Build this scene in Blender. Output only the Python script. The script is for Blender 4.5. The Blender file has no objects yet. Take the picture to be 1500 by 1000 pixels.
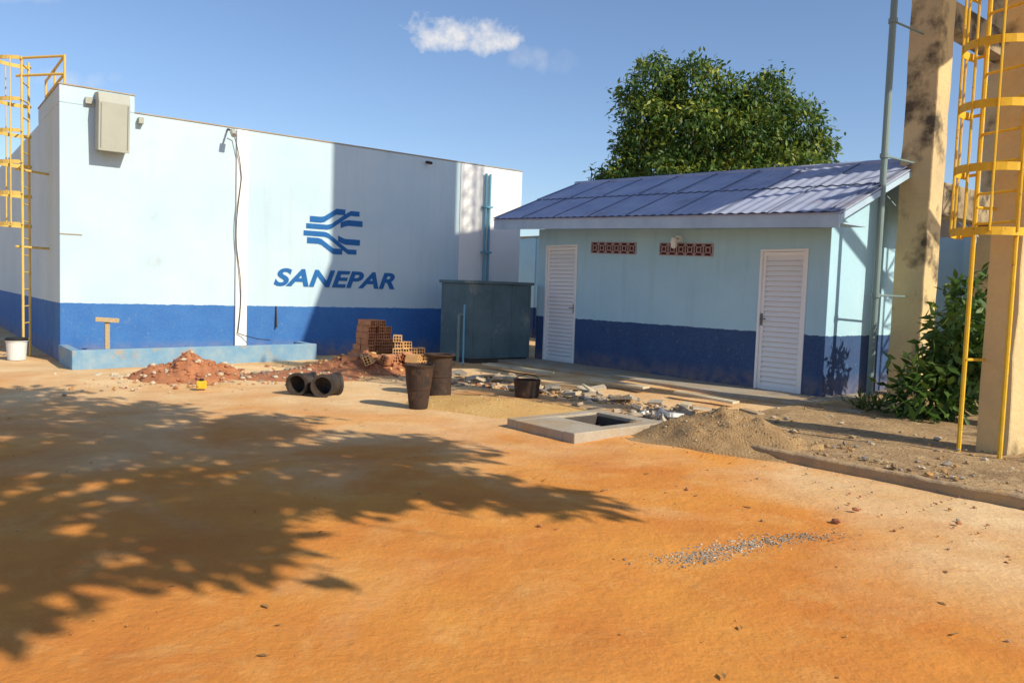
import bpy, math, random
import numpy as np
from mathutils import Vector, Matrix, noise
random.seed(7); rng=np.random.default_rng(11)
scene=bpy.context.scene
C=bpy.context.collection

# ------------------------------------------------------------------ materials
def mat(name, col, rough=0.85, col2=None, scale=3.0, amount=0.5, bump=0.15, bscale=40, spec=0.3, metal=0.0,
        stain=None, stain_lo=0.55, stain_hi=0.7, stain_scale=2.0, stripe=None, detail=4, stretch=None, streak=None, streak_amt=0.45):
    m=bpy.data.materials.new(name); m.use_nodes=True
    nt=m.node_tree; N=nt.nodes; L=nt.links
    b=N["Principled BSDF"]; b.inputs["Roughness"].default_value=rough
    b.inputs["Specular IOR Level"].default_value=spec; b.inputs["Metallic"].default_value=metal
    tc=N.new("ShaderNodeTexCoord"); src=tc.outputs["Object"]
    def noi(sc,det=detail,st=None):
        n=N.new("ShaderNodeTexNoise"); n.inputs["Scale"].default_value=sc; n.inputs["Detail"].default_value=det
        n.inputs["Roughness"].default_value=0.6
        if st:
            mp=N.new("ShaderNodeMapping"); mp.inputs["Scale"].default_value=st
            L.new(src,mp.inputs["Vector"]); L.new(mp.outputs[0],n.inputs["Vector"])
        else: L.new(src,n.inputs["Vector"])
        return n.outputs["Fac"]
    def ramp(f,lo,hi,a=0.0,c=1.0):
        r=N.new("ShaderNodeMapRange"); r.inputs["From Min"].default_value=lo; r.inputs["From Max"].default_value=hi
        r.inputs["To Min"].default_value=a; r.inputs["To Max"].default_value=c; L.new(f,r.inputs["Value"]); return r.outputs[0]
    def mix(f,a,bb,mode='MIX'):
        x=N.new("ShaderNodeMix"); x.data_type='RGBA'; x.blend_type=mode
        for sock,v in ((x.inputs[0],f),(x.inputs[6],a),(x.inputs[7],bb)):
            if hasattr(v,'links'): L.new(v,sock)
            elif isinstance(v,(int,float)): sock.default_value=v
            else: sock.default_value=(*v,1)
        return x.outputs[2]
    c2=col2 or tuple(x*0.75 for x in col)
    out=mix(ramp(noi(scale,st=stretch),0.35,0.7,0,amount),col,c2)
    if streak:
        out=mix(ramp(noi(1.0,4,(7,7,0.45)),0.52,0.78,0,streak_amt),out,streak)
    if stripe:
        z0,sc1,sc2=stripe
        sp=N.new("ShaderNodeSeparateXYZ"); L.new(src,sp.inputs[0])
        w=ramp(noi(9.0,3),0.3,0.7,-0.008,0.008)
        ad=N.new("ShaderNodeMath"); ad.operation='ADD'; L.new(sp.outputs[2],ad.inputs[0]); L.new(w,ad.inputs[1])
        f=ramp(ad.outputs[0],z0-0.003,z0+0.003,1,0)
        sc=mix(ramp(noi(2.5),0.35,0.7,0,0.8),sc1,sc2)
        sc=mix(ramp(noi(14.0,5),0.6,0.72,0,0.35),sc,(0.16,0.25,0.38))
        g=ramp(sp.outputs[2],0.0,0.35,1,0)
        mm=N.new("ShaderNodeMath"); mm.operation='MULTIPLY'; L.new(g,mm.inputs[0]); L.new(ramp(noi(5.0),0.35,0.65,0.1,0.8),mm.inputs[1])
        sc=mix(mm.outputs[0],sc,(0.32,0.20,0.12))
        out=mix(f,out,sc)
    if stain:
        out=mix(ramp(noi(stain_scale,6),stain_lo,stain_hi,0,1),out,stain)
    out=mix(ramp(noi(bscale*2,2),0.2,0.8,0,0.22),out,tuple(x*0.55 for x in col))
    L.new(out,b.inputs["Base Color"])
    if bump:
        bp=N.new("ShaderNodeBump"); bp.inputs["Strength"].default_value=bump; bp.inputs["Distance"].default_value=0.02
        L.new(noi(bscale,4),bp.inputs["Height"]); L.new(bp.outputs[0],b.inputs["Normal"])
    return m

M={}
M['wallL']=mat('painted_plaster_left',(0.57,0.71,0.77),col2=(0.47,0.64,0.74),scale=0.8,amount=0.8,bscale=30,bump=0.14,streak=(0.42,0.50,0.51),streak_amt=0.32,
               stripe=(0.95,(0.012,0.12,0.41),(0.03,0.17,0.47)),stain=(0.44,0.45,0.42),stain_lo=0.66,stain_hi=0.86,stain_scale=1.6)
M['wallR']=mat('painted_plaster_right',(0.46,0.70,0.82),col2=(0.39,0.63,0.76),scale=1.2,amount=0.8,bscale=30,bump=0.15,streak=(0.33,0.48,0.54),streak_amt=0.35,
               stripe=(0.905,(0.014,0.042,0.16),(0.02,0.065,0.20)))
M['white']=mat('white_plaster',(0.88,0.87,0.84),col2=(0.78,0.79,0.77),scale=2,bump=0.1)
M['logo']=mat('logo_blue_paint',(0.02,0.13,0.38),col2=(0.03,0.17,0.42),scale=8,bump=0.03)
M['whitealu']=mat('white_aluminium',(0.90,0.90,0.90),rough=0.45,scale=3,amount=0.1,bump=0.0,spec=0.4)
M['fascia']=mat('fascia_paint',(0.46,0.60,0.73),col2=(0.34,0.46,0.58),scale=2.5,amount=0.8,bump=0.08)
M['roof']=mat('roof_sheet',(0.46,0.49,0.61),col2=(0.31,0.36,0.51),scale=1.6,amount=0.9,bump=0.15,rough=0.95,spec=0.06,stain=(0.27,0.23,0.27),stain_lo=0.56,stain_hi=0.78,stain_scale=1.3)
M['seam']=mat('roof_seam',(0.16,0.19,0.28),bump=0.0,rough=0.9,spec=0.1)
M['vent']=mat('vent_clay',(0.46,0.36,0.38),col2=(0.5,0.38,0.36),bump=0.1)
M['ventdark']=mat('vent_hollow_shade',(0.10,0.03,0.03),bump=0.1)  # dark panel on the wall face, painted as the shade inside the vent blocks
M['col']=mat('old_cream_concrete',(0.72,0.54,0.27),col2=(0.54,0.41,0.24),scale=1.6,amount=0.9,bump=0.6,bscale=14,
             stain=(0.07,0.055,0.04),stain_lo=0.53,stain_hi=0.68,stain_scale=1.9,detail=6)
M['col2']=mat('mouldy_concrete_beam',(0.45,0.34,0.19),col2=(0.25,0.19,0.12),scale=2.6,amount=1,bump=0.5,bscale=18,
             stain=(0.05,0.04,0.03),stain_lo=0.48,stain_hi=0.62,stain_scale=3,detail=6)
M['yellow']=mat('yellow_paint',(0.82,0.50,0.03),col2=(0.62,0.34,0.03),scale=12,amount=0.6,bump=0.05,rough=0.6,stain=(0.25,0.12,0.04),stain_lo=0.64,stain_hi=0.7,stain_scale=18)
M['yellowpale']=mat('yellow_paint_faded',(0.72,0.52,0.14),col2=(0.6,0.4,0.1),scale=12,amount=0.6,bump=0.05,rough=0.6)
M['pipegrey']=mat('grey_green_pipe',(0.22,0.30,0.29),bump=0.05,rough=0.5)
M['bluepipe']=mat('blue_pipe',(0.16,0.38,0.50),bump=0.0,rough=0.5)
M['cabinet']=mat('cabinet_paint',(0.12,0.19,0.22),col2=(0.08,0.13,0.15),scale=2.5,amount=0.9,bump=0.1,rough=0.7,stain=(0.26,0.29,0.26),stain_lo=0.58,stain_hi=0.72)
M['acbox']=mat('aged_beige_box',(0.44,0.45,0.38),col2=(0.35,0.36,0.31),scale=4,bump=0.05,rough=0.6)
M['acdark']=mat('dark_gap_and_handle',(0.20,0.21,0.20),bump=0.0)  # flat dark grey for the hood strips and door handles
M['concrete']=mat('concrete',(0.46,0.40,0.31),col2=(0.34,0.28,0.21),scale=3,amount=0.9,bump=0.4,stain=(0.45,0.28,0.12),stain_lo=0.48,stain_hi=0.72)
M['kerb']=mat('dirty_kerb',(0.34,0.24,0.15),col2=(0.50,0.34,0.18),scale=4,amount=1,bump=0.8,bscale=20,stain=(0.50,0.30,0.12),stain_lo=0.5,stain_hi=0.7)
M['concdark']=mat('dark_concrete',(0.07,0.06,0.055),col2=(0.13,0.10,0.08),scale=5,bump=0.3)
M['pipeblack']=mat('black_pipe',(0.028,0.025,0.024),col2=(0.08,0.055,0.04),scale=7,amount=1,bump=0.15,rough=0.6)
M['curbblue']=mat('faded_blue_curb',(0.16,0.33,0.50),col2=(0.30,0.41,0.48),scale=4,amount=1.0,bump=0.3,stain=(0.45,0.33,0.2),stain_lo=0.55,stain_hi=0.7,stain_scale=3)
M['rust']=mat('rusty_metal',(0.035,0.026,0.022),col2=(0.09,0.045,0.026),scale=9,amount=0.9,bump=0.4,rough=0.75,bscale=25,stain=(0.16,0.10,0.06),stain_lo=0.6,stain_hi=0.75,stain_scale=7)
M['plasticw']=mat('white_plastic',(0.75,0.75,0.72),bump=0.0,rough=0.4)
M['black']=mat('black_rubber',(0.02,0.02,0.02),bump=0.0,rough=0.6)
M['brick']=mat('clay_brick',(0.58,0.27,0.13),col2=(0.42,0.17,0.08),scale=6,amount=1,bump=0.3)
M['brick2']=mat('pale_clay_brick',(0.76,0.47,0.2),col2=(0.62,0.34,0.13),scale=6,amount=1,bump=0.3)
M['redsoil']=mat('red_soil',(0.48,0.20,0.09),col2=(0.32,0.12,0.06),scale=6,amount=1,bump=0.9,bscale=25)
M['sand']=mat('coarse_sand',(0.44,0.285,0.135),col2=(0.31,0.19,0.09),scale=5,amount=1,bump=0.9,bscale=45)
M['yellowsand']=mat('yellow_sand',(0.70,0.43,0.15),col2=(0.60,0.34,0.11),scale=2,amount=1,bump=0.9,bscale=30)
M['gravelbed']=mat('gravel_ground',(0.48,0.31,0.15),col2=(0.25,0.155,0.08),scale=2,amount=1,bump=1.0,bscale=30,stain=(0.54,0.38,0.20),stain_lo=0.5,stain_hi=0.65,stain_scale=8)
M['stone']=mat('grey_stone',(0.34,0.29,0.23),col2=(0.22,0.19,0.15),scale=9,amount=1,bump=0.3)
M['stonew']=mat('pale_rubble',(0.60,0.51,0.38),col2=(0.5,0.4,0.27),scale=7,amount=1,bump=0.3)
M['stoner']=mat('red_rubble',(0.45,0.2,0.1),col2=(0.33,0.12,0.06),scale=7,amount=1,bump=0.3)
M['clod']=mat('dirt_clod',(0.52,0.28,0.09),col2=(0.40,0.2,0.07),scale=7,amount=1,bump=0.3)
M['wood']=mat('weathered_timber',(0.52,0.40,0.24),col2=(0.38,0.27,0.15),scale=3,amount=1,bump=0.3,stretch=(2,20,20))
M['strippale']=mat('pale_strip',(0.70,0.60,0.42),col2=(0.45,0.35,0.22),scale=3,amount=1,bump=0.3)
M['bark']=mat('bark',(0.10,0.075,0.05),col2=(0.16,0.12,0.09),scale=8,bump=0.8,bscale=14)
M['dryleaf']=mat('dry_leaf',(0.42,0.25,0.08),col2=(0.2,0.1,0.04),scale=4,amount=1,bump=0)
M['tank']=mat('tank_concrete',(0.5,0.55,0.58),bump=0.2)

def leafmat(name,a,b,c):
    m=bpy.data.materials.new(name); m.use_nodes=True; nt=m.node_tree; N=nt.nodes; L=nt.links
    for n in list(N): N.remove(n)
    o=N.new("ShaderNodeOutputMaterial"); at=N.new("ShaderNodeAttribute"); at.attribute_name="rnd_toplit"
    cr=N.new("ShaderNodeValToRGB"); e=cr.color_ramp.elements
    e[0].position=0.0; e[0].color=(*a,1); e[1].position=1.0; e[1].color=(*c,1)
    x=cr.color_ramp.elements.new(0.55); x.color=(*b,1)
    L.new(at.outputs["Fac"],cr.inputs[0])
    d=N.new("ShaderNodeBsdfPrincipled"); d.inputs["Roughness"].default_value=0.5; d.inputs["Specular IOR Level"].default_value=0.35
    t=N.new("ShaderNodeBsdfTranslucent"); mx=N.new("ShaderNodeMixShader"); mx.inputs[0].default_value=0.25
    L.new(cr.outputs[0],d.inputs["Base Color"]); L.new(cr.outputs[0],t.inputs[0])
    L.new(d.outputs[0],mx.inputs[1]); L.new(t.outputs[0],mx.inputs[2]); L.new(mx.outputs[0],o.inputs[0])
    return m
M['leaf']=leafmat('tree_foliage',(0.022,0.065,0.018),(0.08,0.155,0.024),(0.36,0.38,0.05))  # last tone paints in the sunlit yellow-green
M['leafs']=leafmat('shade_tree_foliage',(0.03,0.05,0.015),(0.05,0.08,0.02),(0.08,0.11,0.03))
M['leafb']=leafmat('bush_foliage',(0.03,0.07,0.015),(0.07,0.14,0.02),(0.18,0.25,0.05))
M['leafg']=leafmat('grass_blades',(0.05,0.1,0.02),(0.12,0.17,0.03),(0.28,0.26,0.07))

# ------------------------------------------------------------------ builders
class Frame:
    def __init__(s,o,d,n,zf=None): s.o=o; s.d=d; s.n=n; s.zf=zf
    def p(s,a,b,z,tilt=False):
        return (s.o[0]+s.d[0]*a+s.n[0]*b, s.o[1]+s.d[1]*a+s.n[1]*b, z+(s.zf(a) if (tilt and s.zf) else 0))
class MB:
    def __init__(s): s.v=[]; s.f=[]; s.m=[]; s.mats=[]
    def mi(s,m):
        if m not in s.mats: s.mats.append(m)
        return s.mats.index(m)
    def add(s,vs,fs,m):
        o=len(s.v); s.v+= [tuple(v) for v in vs]; k=s.mi(m)
        for f in fs: s.f.append(tuple(i+o for i in f)); s.m.append(k)
    def box(s,F,a0,a1,b0,b1,z0,z1,m,tilt=False,tb=False):
        vs=[]
        for z in (z0,z1):
            tt = tilt if z==z1 else (tilt and not tb)
            for a,b in ((a0,b0),(a1,b0),(a1,b1),(a0,b1)): vs.append(F.p(a,b,z,tt))
        s.add(vs,[(0,1,2,3),(4,7,6,5),(0,4,5,1),(1,5,6,2),(2,6,7,3),(3,7,4,0)],m)
    def obox(s,mtx,sx,sy,sz,m):
        vs=[mtx@Vector((x*sx/2,y*sy/2,z*sz/2)) for z in(-1,1) for x,y in((-1,-1),(1,-1),(1,1),(-1,1))]
        s.add(vs,[(0,3,2,1),(4,5,6,7),(0,1,5,4),(1,2,6,5),(2,3,7,6),(3,0,4,7)],m)
    def tube(s,p0,p1,r,m,seg=8,r1=None):
        p0=Vector(p0);p1=Vector(p1); d=(p1-p0).normalized(); r1=r if r1 is None else r1
        a=d.orthogonal().normalized(); b=d.cross(a)
        vs=[]
        for p,rr in((p0,r),(p1,r1)):
            for i in range(seg):
                t=2*math.pi*i/seg; vs.append(p+(a*math.cos(t)+b*math.sin(t))*rr)
        fs=[(i,(i+1)%seg,seg+(i+1)%seg,seg+i) for i in range(seg)]+[tuple(range(seg))[::-1],tuple(range(seg,2*seg))]
        s.add(vs,fs,m)
    def path(s,pts,r,m,seg=6):
        for a,b in zip(pts[:-1],pts[1:]): s.tube(a,b,r,m,seg)
    def lathe(s,prof,mtx,m,seg=28):
        vs=[];n=len(prof)
        for i in range(seg):
            t=2*math.pi*i/seg
            for r,z in prof: vs.append(mtx@Vector((r*math.cos(t),r*math.sin(t),z)))
        fs=[]
        for i in range(seg):
            j=(i+1)%seg
            for k in range(n-1): fs.append((i*n+k,j*n+k,j*n+k+1,i*n+k+1))
        s.add(vs,fs,m)
    def build(s,name,parent=None,bevel=0,smooth=False):
        me=bpy.data.meshes.new(name); me.from_pydata(s.v,[],s.f)
        for m in s.mats: me.materials.append(M[m])
        me.polygons.foreach_set("material_index",s.m)
        if smooth: me.polygons.foreach_set("use_smooth",[True]*len(s.f))
        me.update(); ob=bpy.data.objects.new(name,me); C.objects.link(ob)
        if parent: ob.parent=parent
        if bevel:
            bm=ob.modifiers.new("bevel","BEVEL"); bm.width=bevel; bm.segments=2; bm.limit_method='ANGLE'
        return ob
def empty(name):
    e=bpy.data.objects.new(name,None); C.objects.link(e); return e
def T(x,y,z,rz=0,rx=0,ry=0):
    return Matrix.Translation((x,y,z))@Matrix.Rotation(rz,4,'Z')@Matrix.Rotation(rx,4,'X')@Matrix.Rotation(ry,4,'Y')

dL=(0.792,0.611); nL=(0.611,-0.792)
dR=(0.636,-0.772); nR=(-0.772,-0.636)
FL=Frame((-7.27,12.59),dL,nL)
FR=Frame((0.47,15.78),dR,nR,lambda t:-0.0345*(t-3.1))
angR=math.atan2(dR[1],dR[0]); angL=math.atan2(dL[1],dL[0])

# ------------------------------------------------------------------ ground
hole=(0.95,8.18)
def inhole(x,y):
    dx,dy=x-hole[0],y-hole[1]
    a=dx*dR[0]+dy*dR[1]; b=dx*nR[0]+dy*nR[1]
    return abs(a)<0.34 and abs(b)<0.30
def axis(lo,hi,step,far):
    a=list(np.arange(lo,hi,step)); st=step; x=a[-1]; r=[]
    while x<far: st*=1.35; x+=st; r.append(x)
    st=step; x=a[0]; l=[]
    while x>-far: st*=1.35; x-=st; l.append(x)
    return l[::-1]+a+r
xs=axis(-9.5,7.5,0.085,600); ys=axis(1.2,16,0.085,900)
vs=[]
for y in ys:
    for x in xs:
        z=0
        if -14<x<14 and -5<y<22:
            z=noise.noise(Vector((x*0.6,y*0.6,0)))*0.02+noise.noise(Vector((x*2.2,y*2.2,5)))*0.008+noise.noise(Vector((x*8,y*8,9)))*0.0025-0.004
            if inhole(x,y): z=-0.7
        vs.append((x,y,z))
nx=len(xs)
fs=[(j*nx+i,j*nx+i+1,(j+1)*nx+i+1,(j+1)*nx+i) for j in range(len(ys)-1) for i in range(nx-1)]
me=bpy.data.meshes.new("ground"); me.from_pydata(vs,[],fs); me.polygons.foreach_set("use_smooth",[True]*len(fs))
g=bpy.data.objects.new("ground",me); C.objects.link(g)
m=bpy.data.materials.new("dirt_ground"); m.use_nodes=True; nt=m.node_tree; N=nt.nodes; L=nt.links
b=N["Principled BSDF"]; b.inputs["Roughness"].default_value=0.95; b.inputs["Specular IOR Level"].default_value=0.1
tc=N.new("ShaderNodeTexCoord"); sp=N.new("ShaderNodeSeparateXYZ"); L.new(tc.outputs["Object"],sp.inputs[0])
def nz(sc,det=5,dist=0,ro=0.6,st=None):
    n=N.new("ShaderNodeTexNoise"); n.inputs["Scale"].default_value=sc; n.inputs["Detail"].default_value=det; n.inputs["Distortion"].default_value=dist; n.inputs["Roughness"].default_value=ro
    if st:
        mp=N.new("ShaderNodeMapping"); mp.inputs["Scale"].default_value=st; mp.inputs["Rotation"].default_value=(0,0,0.5)
        L.new(tc.outputs["Object"],mp.inputs[0]); L.new(mp.outputs[0],n.inputs["Vector"])
    else: L.new(tc.outputs["Object"],n.inputs["Vector"])
    return n.outputs["Fac"]
def mr(f,lo,hi,a=0,c=1):
    r=N.new("ShaderNodeMapRange"); r.inputs[1].default_value=lo;r.inputs[2].default_value=hi;r.inputs[3].default_value=a;r.inputs[4].default_value=c; L.new(f,r.inputs[0]); return r.outputs[0]
def mt(op,a,c):
    n=N.new("ShaderNodeMath"); n.operation=op
    for i,v in enumerate((a,c)):
        if isinstance(v,(int,float)): n.inputs[i].default_value=v
        else: L.new(v,n.inputs[i])
    return n.outputs[0]
def mx(f,a,c):
    x=N.new("ShaderNodeMix"); x.data_type='RGBA'
    for sck,v in ((x.inputs[0],f),(x.inputs[6],a),(x.inputs[7],c)):
        if isinstance(v,tuple): sck.default_value=(*v,1)
        elif isinstance(v,(int,float)): sck.default_value=v
        else: L.new(v,sck)
    return x.outputs[2]
orange=mx(mr(nz(0.9),0.35,0.65),(0.74,0.315,0.065),(0.62,0.22,0.048))
pale=mx(mr(nz(1.3),0.35,0.65),(0.82,0.58,0.32),(0.68,0.43,0.21))
fy=mr(sp.outputs[1],5.0,9.2,0,0.85)
fx=mr(sp.outputs[0],1.2,3.4,0,0.85)
nn=mr(nz(0.55,7,0.6),0.3,0.7,-0.5,0.5)
f=mt('ADD',mt('MAXIMUM',fy,fx),nn)
base=mx(mr(f,0.1,0.95),orange,pale)
base=mx(mr(nz(2.2,7,0.4,0.7),0.52,0.74,0,0.5),base,(0.80,0.48,0.18))
base=mx(mr(nz(1.0,7,0.3,0.75,(1.0,6,1)),0.55,0.75,0,0.4),base,(0.54,0.21,0.07))
base=mx(mr(nz(7,6,0.5,0.7),0.56,0.70,0,0.28),base,(0.46,0.20,0.07))
base=mx(mr(nz(60,3),0.5,0.8,0,0.3),base,(0.38,0.17,0.06))
base=mx(mr(nz(130,2),0.6,0.75,0,0.3),base,(0.82,0.62,0.38))
L.new(base,b.inputs["Base Color"])
bp=N.new("ShaderNodeBump"); bp.inputs["Strength"].default_value=0.5; bp.inputs["Distance"].default_value=0.02
L.new(mt('ADD',nz(22,7,0,0.7),mt('MULTIPLY',nz(4,5),2.0)),bp.inputs["Height"]); L.new(bp.outputs[0],b.inputs["Normal"])
me.materials.append(m)

# ------------------------------------------------------------------ left building
Lb=empty("industrial_building")
k=MB(); k.box(FL,0,9.3,-12,0,-0.1,4.12,'wallL'); k.box(FL,0,1.10,-2.48,0,4.12,4.40,'wallL')
k.build("walls",Lb,bevel=0.012)
k=MB(); k.box(FL,1.10,9.32,-0.12,0.012,4.12,4.14,'concrete'); k.box(FL,-0.01,1.11,-2.5,0.012,4.40,4.42,'concrete'); k.build("wall_coping",Lb)
k=MB(); k.box(FL,2.78,2.99,0,0.05,0,4.10,'white'); k.box(FL,7.62,9.30,0.0,0.02,1.0,4.10,'white'); k.build("pilasters",Lb,bevel=0.008)
k=MB(); 
for s_ in (8.25,8.36): k.tube(FL.p(s_,0.08,0),FL.p(s_,0.08,3.95),0.028,'bluepipe')
for z in (1.2,2.2,3.2): k.box(FL,8.18,8.43,0.02,0.12,z,z+0.04,'bluepipe')
k.build("wall_pipes",Lb)
k=MB()
k.box(FL,0.36,0.46,0,0.08,4.15,4.25,'acbox'); k.box(FL,1.14,1.22,0,0.12,3.95,4.05,'acbox')
k.tube(FL.p(2.62,0.02,4.08),FL.p(2.62,0.28,4.02),0.018,'rust'); k.tube(FL.p(2.62,0.28,4.02),FL.p(2.62,0.36,3.93),0.05,'acbox')
k.tube(FL.p(6.75,0.0,4.02),FL.p(6.75,0.2,3.98),0.03,'rust'); k.tube(FL.p(3.55,0.0,0.95),FL.p(3.55,0.05,0.55),0.015,'rust')
pts=[FL.p(2.64,0.1,4.0)]
for i in range(21):
    t=i/20; pts.append(FL.p(2.70+0.05*math.sin(t*9+0.5)+0.12*min(1,t*5),0.075+0.01*math.sin(i),3.95-3.5*t))
pts+= [FL.p(2.9,0.1,0.42),FL.p(3.1,0.25,0.36),FL.p(3.3,0.4,0.34)]
k.path(pts,0.008,'rust'); k.build("cable_and_fixtures",Lb)
k=MB(); k.box(FL,0.0,0.32,0,0.012,2.05,2.065,'concrete'); k.build("plaster_patch",Lb)
k=MB()
prof=[(0.0,3.45),(0.30,3.40),(0.36,4.16),(0.30,4.32),(0.0,4.36)]
a=[FL.p(0.50,b_,z) for b_,z in prof]; c=[FL.p(0.96,b_,z) for b_,z in prof]; n=len(prof)
k.add(a+c,[tuple(range(n)),tuple(range(2*n-1,n-1,-1))]+[(i,n+i,n+(i+1)%n,(i+1)%n) for i in range(n)],'acbox')
for aa in (0.53,0.92): 
    a=[FL.p(aa,b_+0.002,z) for b_,z in ((0.305,3.44),(0.361,4.14))]; c=[FL.p(aa+0.012,b_+0.002,z) for b_,z in ((0.305,3.44),(0.361,4.14))]
    k.add([a[0],c[0],c[1],a[1]],[(0,1,2,3)],'acdark')
k.build("air_duct_hood",Lb,bevel=0.01)
# lettering
cu=bpy.data.curves.new("wall_lettering","FONT"); cu.body="SANEPAR"; cu.size=1.0; cu.shear=0.28; cu.offset=0.034; cu.extrude=0.004; cu.space_character=1.04
to=bpy.data.objects.new("tmp",cu); C.objects.link(to); bpy.context.view_layer.update()
dg=bpy.context.evaluated_depsgraph_get(); tm=bpy.data.meshes.new_from_object(to.evaluated_get(dg)); bpy.data.objects.remove(to)
co=np.array([v.co for v in tm.vertices]); mn=co.min(0); mxx=co.max(0)
for v in tm.vertices:
    u=(v.co.x-mn[0])/(mxx[0]-mn[0]); w=(v.co.y-mn[1])/(mxx[1]-mn[1])
    v.co=Vector(FL.p(3.50+2.56*u,0.006+(0.004 if v.co.z>0 else 0),1.33+0.34*w))
tm.name="wall_lettering"; tm.materials.clear(); tm.materials.append(M['logo'])
to=bpy.data.objects.new("wall_lettering",tm); C.objects.link(to); to.parent=Lb
k=MB()
def band(pts,th,fl):
    vs=[];fs=[]
    for (x,y) in pts:
        for dy in (0,th):
            yy=y+dy
            if fl: yy=0.98-yy
            vs.append(FL.p(4.12+1.18*x-(0.05 if fl else 0),0.008,2.0+0.87*yy))
    for i in range(len(pts)-1): fs.append((2*i,2*i+2,2*i+3,2*i+1))
    k.add(vs,fs,'logo')
for fl in (False,True):
    band([(0.06,0.66),(0.25,0.66),(0.31,0.68),(0.52,0.87),(0.68,0.87)] ,0.13,fl)
    band([(0.0,0.515),(0.36,0.515),(0.43,0.54),(0.70,0.80),(0.78,0.87),(0.94,0.87)],0.11,fl)
    band([(0.60,0.575),(0.68,0.62),(0.74,0.64),(1.0,0.64)],0.13,fl)
k.build("wave_emblem",Lb)

Lc=MB()
def quadwall(k,p0,p1,th,h,m):
    p0=Vector((*p0,0));p1=Vector((*p1,0)); d=(p1-p0).normalized(); n=Vector((-d.y,d.x,0))*th
    vs=[p0,p1,p1+n,p0+n]; vs=[(v.x,v.y,-0.05) for v in vs]+[(v.x,v.y,h) for v in vs]
    k.add(vs,[(0,3,2,1),(4,5,6,7),(0,1,5,4),(1,2,6,5),(2,3,7,6),(3,0,4,7)],m)
a0=FL.p(-0.02,1.3,0)[:2]; a1=FL.p(4.05,0.75,0)[:2]; a2=FL.p(4.05,0.01,0)[:2]; a3=FL.p(-0.02,0.01,0)[:2]
quadwall(Lc,a0,a1,0.13,0.29,'curbblue'); quadwall(Lc,a1,a2,0.13,0.285,'curbblue'); quadwall(Lc,a3,a0,0.13,0.285,'curbblue')
vs=[(*a0,0.2),(*a1,0.2),(*a2,0.2),(*a3,0.2)]; Lc.add(vs,[(0,1,2,3)],'concrete')
Lc.build("low_containment_wall",bevel=0.012)
k=MB(); 
p=FL.p(0.55,0.75,0.2)
k.obox(T(p[0],p[1],0.47,angL),0.07,0.05,0.55,'wood'); k.obox(T(p[0]+0.02,p[1]-0.04,0.72,angL,0,0.06),0.34,0.04,0.07,'wood')
k.build("timber_cross_stake",bevel=0.005)

# ------------------------------------------------------------------ caged ladders
def caged_ladder(F,zt,zc,hoops,rad,gap,mt_,zr=0.3,rung=0.28,r=0.02,strips=5,hr=0.03):
    k=MB()
    for a in (-gap/2,gap/2): k.tube(F.p(a,0,0),F.p(a,0,zt),r,mt_)
    z=zr
    while z<zt: k.tube(F.p(-gap/2,0,z),F.p(gap/2,0,z),r*0.6,mt_,6); z+=rung
    def arc(i,n): 
        t=math.pi*(i/n); return (-rad*math.cos(t)*1.0, rad*1.25*math.sin(t))
    for z in hoops:
        pr=[arc(i,14) for i in range(15)]
        for (a,b_),(c_,d_) in zip(pr[:-1],pr[1:]):
            vs=[F.p(a,b_,z-hr),F.p(c_,d_,z-hr),F.p(c_,d_,z+hr),F.p(a,b_,z+hr),
                F.p(a*0.97,b_*0.97,z-hr),F.p(c_*0.97,d_*0.97,z-hr),F.p(c_*0.97,d_*0.97,z+hr),F.p(a*0.97,b_*0.97,z+hr)]
            k.add(vs,[(0,1,2,3),(4,7,6,5),(0,4,5,1),(3,2,6,7)],mt_)
        for sg in(-1,1): k.tube(F.p(sg*gap/2,0,z),F.p(sg*rad,0,z),r*0.7,mt_,6)
    for i in range(strips):
        a,b_=arc(1.5+i*(11/(strips-1)),14)
        k.tube(F.p(a,b_,zc),F.p(a,b_,hoops[-1]),r*0.55,mt_,6)
    return k
k=caged_ladder(Frame((-8.15,13.15),(-0.3,0.95),(-0.95,-0.3)),4.9,2.2,[2.2,2.7,3.2,3.7,4.2,4.85],0.33,0.4,'yellowpale')
for z in (4.88,4.6):
    k.tube((-8.2,13.0,z),FL.p(0.1,-0.15,z),0.022,'yellowpale'); k.tube(FL.p(0.1,-0.15,z),FL.p(0.1,-2.3,z),0.022,'yellowpale')
for b_ in (-0.15,-1.2,-2.3): k.tube(FL.p(0.1,b_,4.40),FL.p(0.1,b_,4.9),0.02,'yellowpale')
for z in (1.84,3.1): k.tube((-8.2,12.95,z),(-7.95,13.7,z),0.02,'yellowpale')
k.build("caged_ladder")
k=MB(); k.lathe([(0,0.0),(0.13,0.0),(0.155,0.33),(0.165,0.33),(0.165,0.30)],T(-8.05,12.72,0),'plasticw'); k.lathe([(0,0.36),(0.15,0.36),(0.168,0.34),(0.168,0.315)],T(-8.05,12.72,0),'black')
k.build("paint_bucket",smooth=False)

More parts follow.
